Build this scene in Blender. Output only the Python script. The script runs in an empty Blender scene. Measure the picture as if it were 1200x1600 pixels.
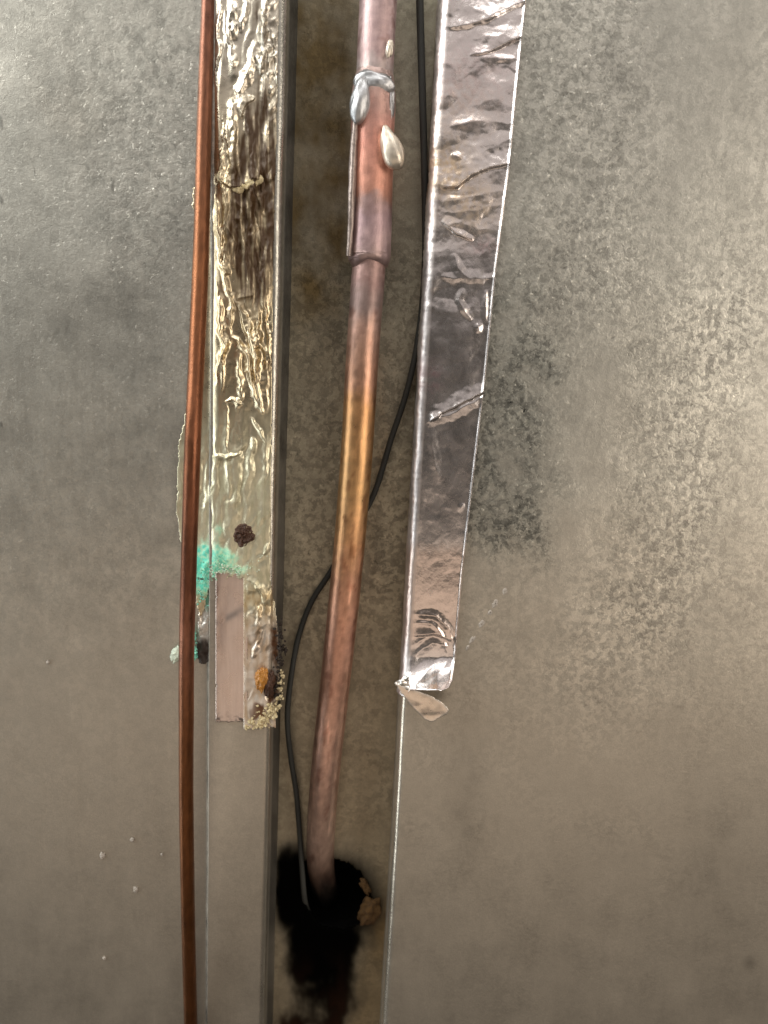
import bpy, math
import numpy as np
from mathutils import Matrix, Vector

scene = bpy.context.scene
COL = scene.collection

# ------------------------------------------------------------------ camera
F_PX = 1165.0                      # focal length in photo pixels (1200 x 1600)
DIST = 0.22                        # metres from lens to the sheet metal
_d = np.array([-302.0, -6026.0, 1165.0]); _d /= np.linalg.norm(_d)
CZ = -_d                                            # wall vertical, in (right, up, forward)
CN = np.array([0, 0, 1.0]); CN = CN - CN.dot(CZ) * CZ; CN /= np.linalg.norm(CN)
CX = np.array([CN[1]*CZ[2]-CN[2]*CZ[1], CN[2]*CZ[0]-CN[0]*CZ[2], CN[0]*CZ[1]-CN[1]*CZ[0]]) * -1.0
RW = np.stack([CX, CN, CZ])                         # camera coords -> world coords
CAM = np.array([0.0, -DIST, 0.0])
cam_d = bpy.data.cameras.new("camera")
cam = bpy.data.objects.new("camera", cam_d); COL.objects.link(cam)
cam_d.sensor_fit = 'VERTICAL'; cam_d.sensor_height = 36.0; cam_d.sensor_width = 27.0
cam_d.lens = 36.0 * F_PX / 1600.0
cam_d.clip_start = 0.005; cam_d.clip_end = 20.0
right, up, fwd = RW[:, 0], RW[:, 1], RW[:, 2]
M = Matrix(((right[0], up[0], -fwd[0], CAM[0]), (right[1], up[1], -fwd[1], CAM[1]),
            (right[2], up[2], -fwd[2], CAM[2]), (0, 0, 0, 1)))
cam.matrix_world = M
cam_d.dof.use_dof = True
cam_d.dof.focus_distance = 0.218
cam_d.dof.aperture_fstop = 11.0
scene.camera = cam

# ------------------------------------------------------------------ light
world = bpy.data.worlds.new("World"); scene.world = world; world.use_nodes = True
bg = world.node_tree.nodes["Background"]
bg.inputs[0].default_value = (1.0, 0.90, 0.78, 1); bg.inputs[1].default_value = 0.05

def area(name, loc, target, sx, sy, radiance, color):
    l = bpy.data.lights.new(name, 'AREA'); l.shape = 'RECTANGLE'; l.size = sx; l.size_y = sy
    l.energy = radiance * math.pi * sx * sy; l.color = color
    o = bpy.data.objects.new(name, l); COL.objects.link(o)
    o.location = loc
    o.rotation_euler = (Vector(target) - Vector(loc)).to_track_quat('-Z', 'Y').to_euler()
    return o
area("window_light", (-0.80, -0.17, 0.0), (0, 0, 0.0), 0.26, 1.50, 3.6, (0.95, 0.99, 1.0))
area("upper_left_fill", (-0.74, -0.36, 0.56), (0, 0, 0.02), 0.50, 0.50, 7.4, (1.0, 0.99, 0.94))  # added lamp from the upper left, lifts the left panel
area("ceiling_light", (0.10, -0.30, 0.62), (0, 0, 0.0), 0.60, 0.26, 3.6, (1.0, 0.96, 0.92))
area("ceiling_bounce", (0.0, -0.78, 0.50), (0, 0, 0.05), 1.3, 0.62, 0.42, (1.0, 0.90, 0.86))
area("work_light", (0.62, -0.52, 0.03), (0.02, 0, 0.0), 0.36, 0.56, 3.7, (1.0, 0.88, 0.76))
area("floor_bounce", (0.0, -0.62, -0.40), (0, -0.2, -0.30), 1.0, 0.36, 0.62, (1.0, 0.80, 0.64))

vs = scene.view_settings
vs.view_transform = 'Standard'; vs.look = 'None'; vs.exposure = 0.17; vs.gamma = 1.0
vs.use_curve_mapping = False
scene.cycles.max_bounces = 8; scene.cycles.glossy_bounces = 5

# ------------------------------------------------------------------ helpers
S = DIST / F_PX                      # metres per photo pixel at the wall
def P(px, py, h=0.0):
    """point h metres in front of the sheet metal seen at a photo pixel"""
    px = np.asarray(px, float); py = np.asarray(py, float); h = np.asarray(h, float)
    px, py, h = np.broadcast_arrays(px, py, h)
    c = np.stack([(px - 600) / F_PX, (800 - py) / F_PX, np.ones_like(px)], -1)
    w = c @ RW.T
    t = (-h + DIST) / w[..., 1]
    return CAM + w * t[..., None]
def PROJ(p):
    c = (np.asarray(p) - CAM) @ RW
    return 600 + F_PX * c[..., 0] / c[..., 2], 800 - F_PX * c[..., 1] / c[..., 2]
def ZC(p):
    return ((np.asarray(p) - CAM) @ RW)[..., 2]
def lin(r, g, b):
    f = lambda v: (v/255/12.92) if v/255 <= .04045 else ((v/255+.055)/1.055)**2.4
    return np.array([f(r), f(g), f(b)])
def sm(a, b, x):
    t = np.clip((x - a) / (b - a), 0, 1); return t*t*(3-2*t)
def box(x, a, b, w):
    return sm(a-w, a+w, x) * (1 - sm(b-w, b+w, x))
def blob(X, Y, cx, cy, rx, ry):
    return np.exp(-(((X-cx)/rx)**2 + ((Y-cy)/ry)**2))

_rng = np.random.default_rng(7)
_perm = np.tile(_rng.permutation(1024), 3)
_grad = _rng.uniform(0, 2*np.pi, 1024)
def perlin(x, y, seed=0):
    x = np.asarray(x, float) + 500.37 + seed*17.13; y = np.asarray(y, float) + 500.71 + seed*9.7
    xi = np.floor(x).astype(int); yi = np.floor(y).astype(int); xf = x-xi; yf = y-yi
    def g(ix, iy, dx, dy):
        a = _grad[_perm[_perm[ix & 1023] + (iy & 1023)]]
        return np.cos(a)*dx + np.sin(a)*dy
    u = xf**3*(xf*(xf*6-15)+10); v = yf**3*(yf*(yf*6-15)+10)
    n0 = g(xi, yi, xf, yf)*(1-u) + g(xi+1, yi, xf-1, yf)*u
    n1 = g(xi, yi+1, xf, yf-1)*(1-u) + g(xi+1, yi+1, xf-1, yf-1)*u
    return (n0*(1-v) + n1*v) * 1.4
def fbm(x, y, o=4, seed=0, gain=.5):
    s = 0; a = 1; t = 0
    for i in range(o):
        s = s + a*perlin(x*2**i, y*2**i, seed+i*3); t += a; a *= gain
    return s / t * 1.5
def ridged(x, y, o=3, seed=0):
    s = 0; a = 1; t = 0
    for i in range(o):
        s = s + a*(1-np.abs(perlin(x*2**i, y*2**i, seed+i*5))*1.6)**2; t += a; a *= .5
    return s / t
def interp(y, pts):
    ys = [p[1] for p in pts]; xs = [p[0] for p in pts]
    return np.interp(y, ys, xs)
def seg_dist(X, Y, pts):
    """unsigned and signed distance to a polyline, parameter along it 0..1"""
    best = np.full(X.shape, 1e9); sign = np.zeros(X.shape); par = np.zeros(X.shape)
    n = len(pts) - 1
    for i in range(n):
        ax, ay = pts[i]; bx, by = pts[i+1]
        dx, dy = bx-ax, by-ay; L2 = dx*dx+dy*dy
        t = np.clip(((X-ax)*dx + (Y-ay)*dy)/L2, 0, 1)
        ex = X-(ax+t*dx); ey = Y-(ay+t*dy)
        d = np.hypot(ex, ey)
        c = (dx*ey - dy*ex)
        m = d < best
        best = np.where(m, d, best); sign = np.where(m, np.sign(c), sign); par = np.where(m, (i+t)/n, par)
    return best, sign, par
def tri(x, y, seed=0):
    """random heights joined by flat triangles: crumpled foil facets"""
    x = np.asarray(x, float) + 300.3 + seed*7.7; y = np.asarray(y, float) + 300.9 + seed*3.3
    xi = np.floor(x).astype(int); yi = np.floor(y).astype(int); fx = x-xi; fy = y-yi
    h = lambda a, b: _grad[_perm[_perm[a & 1023] + (b & 1023)]]/np.pi - 1
    h00, h10, h01, h11 = h(xi, yi), h(xi+1, yi), h(xi, yi+1), h(xi+1, yi+1)
    return np.where(fx+fy < 1, h00+fx*(h10-h00)+fy*(h01-h00), h11+(1-fx)*(h01-h11)+(1-fy)*(h10-h11))
def ridge_field(X, Y, lst, warp=4.0):
    H = np.zeros(X.shape)
    Xw = X + warp*fbm(X/26, Y/26, 3, 33); Yw = Y + warp*fbm(X/26, Y/26, 3, 37)
    wob = 1 + .11*warp*fbm(X/17, Y/17, 2, 31)
    for pts, w, amp, kind in lst:
        d, s, t = seg_dist(Xw, Yw, pts)
        fade = np.sin(np.pi*np.clip(t, 0, 1))**.6
        ww = w*(.35+.65*fade)*wob
        if kind == 'r':
            H += amp*fade*np.clip(1-d/(1.9*ww), 0, 1)**1.2
        elif kind == 's':      # a lip: long slope on one side, sharp drop on the other
            H += amp*fade*np.where(s < 0, np.clip(1-d/(4.2*ww), 0, 1)**1.4, np.clip(1-d/(.75*ww), 0, 1))
        elif kind == 'v':
            H -= amp*fade*np.clip(1-d/(1.9*ww), 0, 1)
    return H
def inside(X, Y, poly):
    r = np.zeros(X.shape, bool); n = len(poly); j = n-1
    for i in range(n):
        xi, yi = poly[i]; xj, yj = poly[j]
        c = ((yi > Y) != (yj > Y)) & (X < (xj-xi)*(Y-yi)/((yj-yi) + 1e-12) + xi)
        r ^= c; j = i
    return r

def link(o, parent=None):
    COL.objects.link(o)
    if parent is not None:
        o.parent = parent
        p = parent; off = Vector((0, 0, 0))
        while p is not None:
            off += p.location; p = p.parent
        o.location = -off
    return o
def set_attr(me, name, arr):
    a = me.attributes.new(name, 'FLOAT_COLOR', 'POINT')
    arr = np.asarray(arr, np.float32)
    if arr.shape[-1] == 3:
        arr = np.concatenate([arr, np.ones(arr.shape[:-1]+(1,), np.float32)], -1)
    a.data.foreach_set("color", arr.reshape(-1))
def quad_mesh(name, V, faces, mat, attrs=None, smooth=True, parent=None):
    me = bpy.data.meshes.new(name)
    V = np.asarray(V, np.float32).reshape(-1, 3); faces = np.asarray(faces, np.int32)
    used = np.zeros(len(V), bool); used[faces.reshape(-1)] = True
    idx = np.cumsum(used) - 1
    V = V[used]; faces = idx[faces].astype(np.int32)
    nf, k = faces.shape
    me.vertices.add(len(V)); me.vertices.foreach_set("co", V.reshape(-1))
    me.loops.add(nf*k); me.loops.foreach_set("vertex_index", faces.reshape(-1))
    me.polygons.add(nf)
    me.polygons.foreach_set("loop_start", np.arange(nf, dtype=np.int32)*k)
    me.polygons.foreach_set("loop_total", np.full(nf, k, np.int32))
    me.update(calc_edges=True); me.validate()
    me.polygons.foreach_set("use_smooth", np.full(len(me.polygons), smooth))
    for n_, arr in (attrs or {}).items():
        arr = np.asarray(arr); set_attr(me, n_, arr.reshape(-1, arr.shape[-1])[used])
    me.materials.append(mat)
    o = bpy.data.objects.new(name, me)
    return link(o, parent)
def grid_faces(r, c, keep=None, flip=False, wrap=False):
    i = np.arange(r-1)[:, None]
    if wrap:
        j = np.arange(c)[None, :]; j2 = (j+1) % c
    else:
        j = np.arange(c-1)[None, :]; j2 = j+1
    a = i*c+j; b = i*c+j2; d = (i+1)*c+j2; e = (i+1)*c+j
    f = np.stack(np.broadcast_arrays(a, e, d, b), -1)
    if flip: f = f[..., ::-1]
    if keep is not None: f = f[keep]
    return f.reshape(-1, 4)
def empty(name, loc, label, cat, group=None):
    o = bpy.data.objects.new(name, None); COL.objects.link(o); o.location = loc
    o.empty_display_size = .01
    o["label"] = label; o["category"] = cat
    if group: o["group"] = group
    return o
def solidify(o, t, off=-1):
    m = o.modifiers.new("thickness", 'SOLIDIFY'); m.thickness = t; m.offset = off

# ------------------------------------------------------------------ materials
def new_mat(name):
    m = bpy.data.materials.new(name); m.use_nodes = True
    nt = m.node_tree; b = nt.nodes["Principled BSDF"]
    return m, nt, b
def node(nt, t, **kw):
    n = nt.nodes.new(t)
    for k, v in kw.items():
        if k.startswith("i_"):
            n.inputs[k[2:].replace("_", " ")].default_value = v
        else:
            setattr(n, k, v)
    return n
def mathn(nt, op, a, b=None, c=None, clamp=False):
    n = nt.nodes.new("ShaderNodeMath"); n.operation = op; n.use_clamp = clamp
    for i, v in enumerate((a, b, c)):
        if v is None: continue
        if hasattr(v, "links") or isinstance(v, bpy.types.NodeSocket): nt.links.new(v, n.inputs[i])
        else: n.inputs[i].default_value = v
    return n.outputs[0]
def ramp(nt, v, a, b, lo=0., hi=1.):
    n = nt.nodes.new("ShaderNodeMapRange"); n.interpolation_type = 'SMOOTHSTEP'
    nt.links.new(v, n.inputs[0])
    for i, x in zip((1, 2, 3, 4), (a, b, lo, hi)): n.inputs[i].default_value = x
    return n.outputs[0]
def noise(nt, vec, scale, detail=4, rough=.55, dist=0.):
    n = nt.nodes.new("ShaderNodeTexNoise"); n.inputs["Scale"].default_value = scale
    n.inputs["Detail"].default_value = detail; n.inputs["Roughness"].default_value = rough
    n.inputs["Distortion"].default_value = dist
    nt.links.new(vec, n.inputs["Vector"]); return n.outputs[0]
def scalecol(nt, col, fac):
    n = nt.nodes.new("ShaderNodeVectorMath"); n.operation = 'SCALE'
    nt.links.new(col, n.inputs[0]); nt.links.new(fac, n.inputs["Scale"]); return n.outputs[0]
def attr(nt, name):
    n = nt.nodes.new("ShaderNodeAttribute"); n.attribute_name = name; return n
def sep(nt, c):
    n = nt.nodes.new("ShaderNodeSeparateColor"); nt.links.new(c, n.inputs[0]); return n.outputs
def bump(nt, h, strength, dist):
    n = nt.nodes.new("ShaderNodeBump"); n.inputs["Strength"].default_value = strength
    n.inputs["Distance"].default_value = dist; nt.links.new(h, n.inputs["Height"]); return n.outputs[0]

def mat_galvanised():
    m, nt, b = new_mat("galvanised_sheet")
    tc = nt.nodes.new("ShaderNodeTexCoord").outputs["Object"]
    col = attr(nt, "Col"); msk = sep(nt, attr(nt, "Msk").outputs["Color"])
    n1 = noise(nt, tc, 420, 7, .66, .35)          # leafy zinc flakes
    n1b = noise(nt, tc, 620, 5, .6, .9)
    n2 = noise(nt, tc, 2600, 3, .6)              # grain
    n3 = noise(nt, tc, 60, 5, .6)                # cloudy
    fl = ramp(nt, n1, .47, .53, -1, 1)
    flb = ramp(nt, n1b, .44, .60, -1, 1)
    f = mathn(nt, 'MULTIPLY', mathn(nt, 'MULTIPLY_ADD', flb, .5, fl), msk[0])
    f = mathn(nt, 'MULTIPLY_ADD', f, .165, 1.0)
    fk = ramp(nt, noise(nt, tc, 760, 3, .5, .3), .66, .70, 0, 1)
    f = mathn(nt, 'ADD', f, mathn(nt, 'MULTIPLY', mathn(nt, 'MULTIPLY', fk, msk[0]), .40))
    fd = ramp(nt, noise(nt, tc, 540, 4, .6, .5), .36, .31, 0, 1)
    f = mathn(nt, 'SUBTRACT', f, mathn(nt, 'MULTIPLY', mathn(nt, 'MULTIPLY', fd, msk[0]), .22))
    g = mathn(nt, 'MULTIPLY_ADD', mathn(nt, 'SUBTRACT', n2, .5), .5, f)
    g = mathn(nt, 'MULTIPLY_ADD', mathn(nt, 'SUBTRACT', n3, .5), .12, g)
    mp = nt.nodes.new("ShaderNodeMapping"); mp.inputs["Rotation"].default_value = (0, .22, 0); mp.inputs["Scale"].default_value = (1, 1, .07); nt.links.new(tc, mp.inputs[0])
    mq = nt.nodes.new("ShaderNodeMapping"); mq.inputs["Rotation"].default_value = (0, -.9, 0); mq.inputs["Scale"].default_value = (1, 1, .12); nt.links.new(tc, mq.inputs[0])
    w1 = noise(nt, mp.outputs[0], 700, 4, .65); w2 = ramp(nt, noise(nt, mq.outputs[0], 420, 3, .6), .64, .72, 0, 1)
    g = mathn(nt, 'MULTIPLY_ADD', mathn(nt, 'SUBTRACT', w1, .5), .07, g)
    g = mathn(nt, 'MULTIPLY_ADD', w2, .05, g)
    mo = ramp(nt, noise(nt, tc, 135, 9, .72, .4), .46, .54, -1, 1)
    mo2 = ramp(nt, noise(nt, tc, 55, 8, .7, .6), .45, .53, -1, 1)
    mw = mathn(nt, 'MULTIPLY', msk[0], 1.2, clamp=True)
    g = mathn(nt, 'MULTIPLY_ADD', mathn(nt, 'MULTIPLY', mo, mw), .055, g)
    g = mathn(nt, 'MULTIPLY_ADD', mathn(nt, 'MULTIPLY', mo2, mw), .050, g)
    nt.links.new(scalecol(nt, col.outputs["Color"], g), b.inputs["Base Color"])
    r = mathn(nt, 'MULTIPLY_ADD', mathn(nt, 'SUBTRACT', n3, .5), .10, .43)
    r = mathn(nt, 'MULTIPLY_ADD', mathn(nt, 'SUBTRACT', w1, .5), .08, r)
    r = mathn(nt, 'ADD', r, mathn(nt, 'MULTIPLY', mathn(nt, 'MULTIPLY', fl, msk[0]), -.05))
    r = mathn(nt, 'ADD', r, mathn(nt, 'MULTIPLY', msk[1], .45), clamp=True)
    nt.links.new(r, b.inputs["Roughness"])
    nt.links.new(mathn(nt, 'MULTIPLY_ADD', msk[2], -.84, .84, clamp=True), b.inputs["Metallic"])
    hh = mathn(nt, 'MULTIPLY_ADD', n2, .25, mathn(nt, 'MULTIPLY', mathn(nt, 'MULTIPLY_ADD', n1, .6, n1b), mathn(nt, 'MULTIPLY_ADD', msk[0], .8, .25)))
    hh = mathn(nt, 'ADD', hh, mathn(nt, 'MULTIPLY', mathn(nt, 'SUBTRACT', fk, fd), mathn(nt, 'MULTIPLY', msk[0], .5)))
    nt.links.new(bump(nt, hh, .24, .0005), b.inputs["Normal"])
    nt.links.new(mathn(nt, 'MULTIPLY_ADD', msk[2], -.48, .5, clamp=True), b.inputs["Specular IOR Level"])
    return m
def mat_foil():
    m, nt, b = new_mat("aluminium_foil_tape")
    tc = nt.nodes.new("ShaderNodeTexCoord").outputs["Object"]
    col = attr(nt, "Col"); msk = sep(nt, attr(nt, "Msk").outputs["Color"])   # R roughness, G non-metal, B fine crinkle
    n1 = noise(nt, tc, 900, 4, .6); n2 = noise(nt, tc, 3500, 3, .6); n3 = noise(nt, tc, 220, 5, .6, .5)
    g = mathn(nt, 'MULTIPLY_ADD', mathn(nt, 'SUBTRACT', n3, .5), .28, 1.0)
    g = mathn(nt, 'MULTIPLY_ADD', mathn(nt, 'SUBTRACT', n2, .5), .25, g)
    nt.links.new(scalecol(nt, col.outputs["Color"], g), b.inputs["Base Color"])
    r = mathn(nt, 'MULTIPLY_ADD', mathn(nt, 'SUBTRACT', n3, .4), .20, .20)
    r = mathn(nt, 'ADD', r, mathn(nt, 'MULTIPLY', msk[0], .6), clamp=True)
    r = mathn(nt, 'MAXIMUM', r, .08)
    nt.links.new(r, b.inputs["Roughness"])
    nt.links.new(mathn(nt, 'SUBTRACT', 1.0, msk[1], clamp=True), b.inputs["Metallic"])
    hh = mathn(nt, 'MULTIPLY_ADD', n2, .3, n1)
    hh = mathn(nt, 'MULTIPLY', hh, mathn(nt, 'MULTIPLY_ADD', msk[2], 1.0, .12))
    nt.links.new(bump(nt, hh, .35, .0004), b.inputs["Normal"])
    return m
def mat_copper():
    m, nt, b = new_mat("heat_tinted_copper")
    tc = nt.nodes.new("ShaderNodeTexCoord").outputs["Object"]
    col = attr(nt, "Col"); msk = sep(nt, attr(nt, "Msk").outputs["Color"])   # R roughness, G non-metal
    mp = nt.nodes.new("ShaderNodeMapping"); mp.inputs["Scale"].default_value = (1, 1, .16); nt.links.new(tc, mp.inputs[0])
    n1 = noise(nt, mp.outputs[0], 900, 4, .6); n2 = noise(nt, tc, 3000, 3, .6); n3 = noise(nt, tc, 260, 5, .62)
    g = mathn(nt, 'MULTIPLY_ADD', mathn(nt, 'SUBTRACT', n1, .5), .35, 1.0)
    g = mathn(nt, 'MULTIPLY_ADD', mathn(nt, 'SUBTRACT', n2, .5), .30, g)
    g = mathn(nt, 'MULTIPLY_ADD', mathn(nt, 'SUBTRACT', n3, .5), .45, g)
    nt.links.new(scalecol(nt, col.outputs["Color"], g), b.inputs["Base Color"])
    r = mathn(nt, 'MULTIPLY_ADD', mathn(nt, 'SUBTRACT', n3, .5), .25, .22)
    r = mathn(nt, 'ADD', r, mathn(nt, 'MULTIPLY', msk[0], .6), clamp=True)
    nt.links.new(r, b.inputs["Roughness"])
    nt.links.new(mathn(nt, 'SUBTRACT', 1.0, msk[1], clamp=True), b.inputs["Metallic"])
    nt.links.new(bump(nt, mathn(nt, 'ADD', n2, n3), .25, .0003), b.inputs["Normal"])
    return m
def mat_plain(name, base, rough, metal=0., nscale=900., namp=.5, bstr=.4, bdist=.0006):
    m, nt, b = new_mat(name)
    tc = nt.nodes.new("ShaderNodeTexCoord").outputs["Object"]
    n1 = noise(nt, tc, nscale, 5, .62, .4)
    rgb = nt.nodes.new("ShaderNodeRGB"); rgb.outputs[0].default_value = (*base, 1)
    g = mathn(nt, 'MULTIPLY_ADD', mathn(nt, 'SUBTRACT', n1, .5), namp*2, 1.0)
    nt.links.new(scalecol(nt, rgb.outputs[0], g), b.inputs["Base Color"])
    nt.links.new(mathn(nt, 'MULTIPLY_ADD', mathn(nt, 'SUBTRACT', n1, .5), .3, rough, clamp=True), b.inputs["Roughness"])
    b.inputs["Metallic"].default_value = metal
    nt.links.new(bump(nt, n1, bstr, bdist), b.inputs["Normal"])
    return m
GALV = mat_galvanised(); FOIL = mat_foil(); COPPER = mat_copper()
RUBBER = mat_plain("black_cable_jacket", (.030, .031, .027), .66, 0, 1500, .5, .3, .0003)
SOLDER = mat_plain("braze_alloy", (.50, .51, .52), .42, .9, 500, .4, .15, .0005)
SEAM = mat_plain("dull_seam_metal", (.36, .30, .27), .42, .8, 900, .5, .3, .0004)
FLUX = mat_plain("flux_droplet", (.74, .67, .56), .40, .85, 600, .3, .2, .0004)
VERDI = mat_plain("verdigris_crust", (.26, .70, .54), .75, 0, 900, .55, .8, .0012)
PALEV = mat_plain("pale_verdigris", (.66, .74, .60), .7, 0, 900, .5, .8, .001)
FOAM = mat_plain("yellow_foam_crumb", (.74, .63, .38), .75, 0, 1200, .5, .8, .001)
DIRT = mat_plain("dark_grime_crumb", (.028, .018, .012), .7, 0, 1200, .6, .8, .001)
RUST = mat_plain("orange_rust", (.50, .22, .04), .22, 0, 700, .75, .7, .0008)
DKRUST = mat_plain("dark_rust", (.075, .032, .016), .5, 0, 900, .9, .9, .001)
SOOT = mat_plain("sooty_cavity", (.006, .005, .004), .85, 0, 300, .6, .6, .002)
CHALK = mat_plain("white_paint_fleck", (.40, .36, .31), .6, 0, 900, .3, .5, .0006)
OLDFOAM = mat_plain("brown_foam", (.10, .05, .012), .8, 0, 700, .8, .9, .0015)

# ------------------------------------------------------------------ sheet metal
XE = P(430, 800)[0]           # right edge of the left flange
XL = P(327, 800)[0]           # crease where the flange steps up
XR = P(644, 800)[0]           # left edge of the right panel
DEPTH = 0.016
RF = 0.0022                   # fold radius, left
RR = 0.0024                   # fold radius, right
ZT, ZB = 0.19, -0.285

def panel_cols(px, py):
    """zinc colour, greyer above and warmer below, mottled, plus masks"""
    n = fbm(px/260, py/260, 4, 3); n2 = fbm(px/60, py/80, 4, 8); n3 = fbm(px/22, py/26, 4, 12)
    warm = np.array([.465, .425, .355]); cool = np.array([.455, .446, .396])
    w = np.clip(sm(250, 1250, py + 160*n) , 0, 1)[..., None]  # greyer towards the top, warmer towards the bottom
    c = cool*(1-w) + warm*w
    n4 = fbm(px/34, py/38, 5, 15)
    c = c*(1 + (.08*n2 + .08*n3 + .06*sm(-.1, .2, n4) - .03)*(1-.65*sm(850, 1200, py)))[..., None]
    return c, n, n2, n3

# left panel, with raised flange and rolled edge
xs = np.concatenate([np.linspace(-.17, XL-.0012, 260), np.linspace(XL-.0010, XL+.0004, 10)])
hs = np.where(xs < XL-.0010, -.0016, -.0016 + .0016*sm(XL-.0008, XL+.0002, xs))
fx = np.linspace(XL+.0008, XE-RF, 34); fh = np.zeros_like(fx)
an = np.linspace(0, np.pi/2, 12)[1:]
ax_ = XE-RF+RF*np.sin(an); ah = -RF+RF*np.cos(an)
sx_ = np.full(14, XE) + np.linspace(0, .0012, 14); sh = np.linspace(-RF-.0015, -DEPTH-.004, 14)
xs = np.concatenate([xs, fx, ax_, sx_]); hs = np.concatenate([hs, fh, ah, sh])
zs = np.linspace(ZT, ZB, 620)
Xg, Zg = np.meshgrid(xs, zs); Hg = np.broadcast_to(hs, Xg.shape).copy()
Hg += .00014*fbm(Xg/.06, Zg/.09, 2, 21)
Xg = Xg + .00022*fbm(Zg/.05, Zg*0+3.3, 2, 5)*(Xg > XL-.002)
V = np.stack([Xg, -Hg, Zg], -1)
px, py = PROJ(V)
c, n, n2, n3 = panel_cols(px, py)
smud = np.clip(blob(px, py, 105, 515, 45, 30)+blob(px, py, 190, 470, 70, 38)+.7*blob(px, py, 180, 555, 40, 30)+.6*blob(px, py, 240, 560, 18, 14), 0, 1)
smud = smud*np.clip(.75+.9*n2, 0, 1)
old = blob(px, py, 110, 150, 90, 120)*np.clip(.4+n2, 0, 1)
c = c*(1-.46*smud)[..., None]*(1-.16*old[..., None]*np.array([.9, 1, 1.1]))
pale = blob(px, py, 5, 105, 40, 40)*.35 + blob(px, py, 340, 1250, 40, 160)*.18
c = c*(1+pale)[..., None]
nick = (blob(px, py, 176, 290, 3.5, 14)+blob(px, py, 2, 190, 3, 14)+blob(px, py, 2, 312, 3, 8)+.7*blob(px, py, 54, 268, 2.5, 10)+.8*blob(px, py, 250, 346, 5, 3)+.6*blob(px, py, 135, 360, 4, 6)+.6*blob(px, py, 2, 663, 3, 6))
c = c*(1-.45*sm(.4, .9, nick*(1+2*n3)))[..., None]
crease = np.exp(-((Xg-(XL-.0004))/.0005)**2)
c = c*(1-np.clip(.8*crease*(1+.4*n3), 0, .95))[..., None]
lowdark = sm(1080, 1560, py)*np.clip(.35+.7*n2, 0, 1)*.25  # patchy darkening towards the bottom
c = c*(1-lowdark)[..., None]
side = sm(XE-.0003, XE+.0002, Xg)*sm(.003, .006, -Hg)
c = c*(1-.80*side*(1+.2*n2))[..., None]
spg = np.clip(.50 + .8*blob(px, py, 245, 240, 110, 260) + .25*n2, .1, 2)*(1-.72*sm(720, 1100, py))
roll = box(Xg, XE-RF*.8, XE-RF*.02, RF*.1)*(1-side)
rg = np.zeros_like(spg)+.05*n+.25*side-.3*roll
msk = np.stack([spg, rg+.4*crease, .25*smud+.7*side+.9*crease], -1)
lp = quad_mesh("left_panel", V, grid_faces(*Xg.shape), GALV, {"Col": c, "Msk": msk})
lp["label"] = "grey galvanised sheet metal panel with rolled flange, left of the copper pipe"; lp["category"] = "metal panel"
lp["kind"] = "structure"

# right panel, rolled edge on its left
an = np.linspace(np.pi/2, 0, 10)
xs = np.concatenate([np.linspace(XR-.0008, XR, 12)[:-1], XR+RR-RR*np.sin(an), np.linspace(XR+RR, .175, 210)[1:]])
hs = np.concatenate([np.linspace(-DEPTH-.004, -RR-.0004, 12)[:-1], -RR+RR*np.cos(an), np.zeros(209)])
Xg, Zg = np.meshgrid(xs, zs); Hg = np.broadcast_to(hs, Xg.shape).copy()
flat = sm(XR+RR, XR+.02, Xg)
Hg += .00024*fbm(Xg/.07, Zg/.10, 2, 41)*flat
Xg = Xg + .00018*fbm(Zg/.04, Zg*0+1.3, 3, 55)*(Xg < XR+.004)
V = np.stack([Xg, -Hg, Zg], -1)
px, py = PROJ(V)
c, n, n2, n3 = panel_cols(px, py)
edge = np.exp(-((px-interp(py, [(800, 100), (760, 500), (735, 800), (720, 900)]))/125)**2)
dark = np.clip(edge*box(py, 470, 800, 120)*(1.0+.6*n2) + .5*blob(px, py, 795, 820, 80, 80)*(1+.8*n2), 0, 1)
dark = np.clip(sm(0, .95, dark*(1+.45*n3+.25*n2)), 0, 1)
c = c*(1-.50*dark)[..., None]*(1-dark[..., None]*np.array([.03, .0, .0]))  # mottled zinc patch, with the dark reflection beside the tape painted in
band = box(px + .25*(py-700), 960, 1130, 60)*box(py, 420, 1080, 120)
top = box(px, 800, 1000, 60)*(1-sm(430, 620, py))
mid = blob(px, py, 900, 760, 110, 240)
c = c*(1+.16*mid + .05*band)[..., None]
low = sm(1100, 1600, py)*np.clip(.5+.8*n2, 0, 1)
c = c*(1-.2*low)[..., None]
streak = np.clip(blob(px, py, 725, 1230, 30, 150)*.15 + blob(px, py, 1120, 1350, 60, 160)*.12, 0, 1)*(1+n2)
c = c*(1-streak)[..., None]
nick = np.clip(.5*blob(px, py, 935, 1098, 6, 3)+.5*blob(px, py, 1060, 1105, 10, 3)+.6*blob(px, py, 1172, 1505, 10, 10), 0, 1)
c = c*(1-.6*nick)[..., None]
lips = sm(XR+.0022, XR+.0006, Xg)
c = c*(1+.6*lips*(1+.3*n3))[..., None]  # glint on the rolled edge painted in as lighter metal
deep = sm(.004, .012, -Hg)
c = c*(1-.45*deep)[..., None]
spg = np.clip(.45*(1-.7*sm(950, 1250, py)) + 1.7*dark + .8*band + .95*top - .3*mid + .25*n2, .08, 2.4)
msk = np.stack([spg, .05*n-.42*lips*(1-deep), .2*dark+.3*deep], -1)
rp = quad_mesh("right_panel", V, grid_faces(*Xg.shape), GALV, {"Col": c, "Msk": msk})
rp["label"] = "mottled galvanised sheet metal panel right of the copper pipe"; rp["category"] = "metal panel"
rp["kind"] = "structure"

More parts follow.
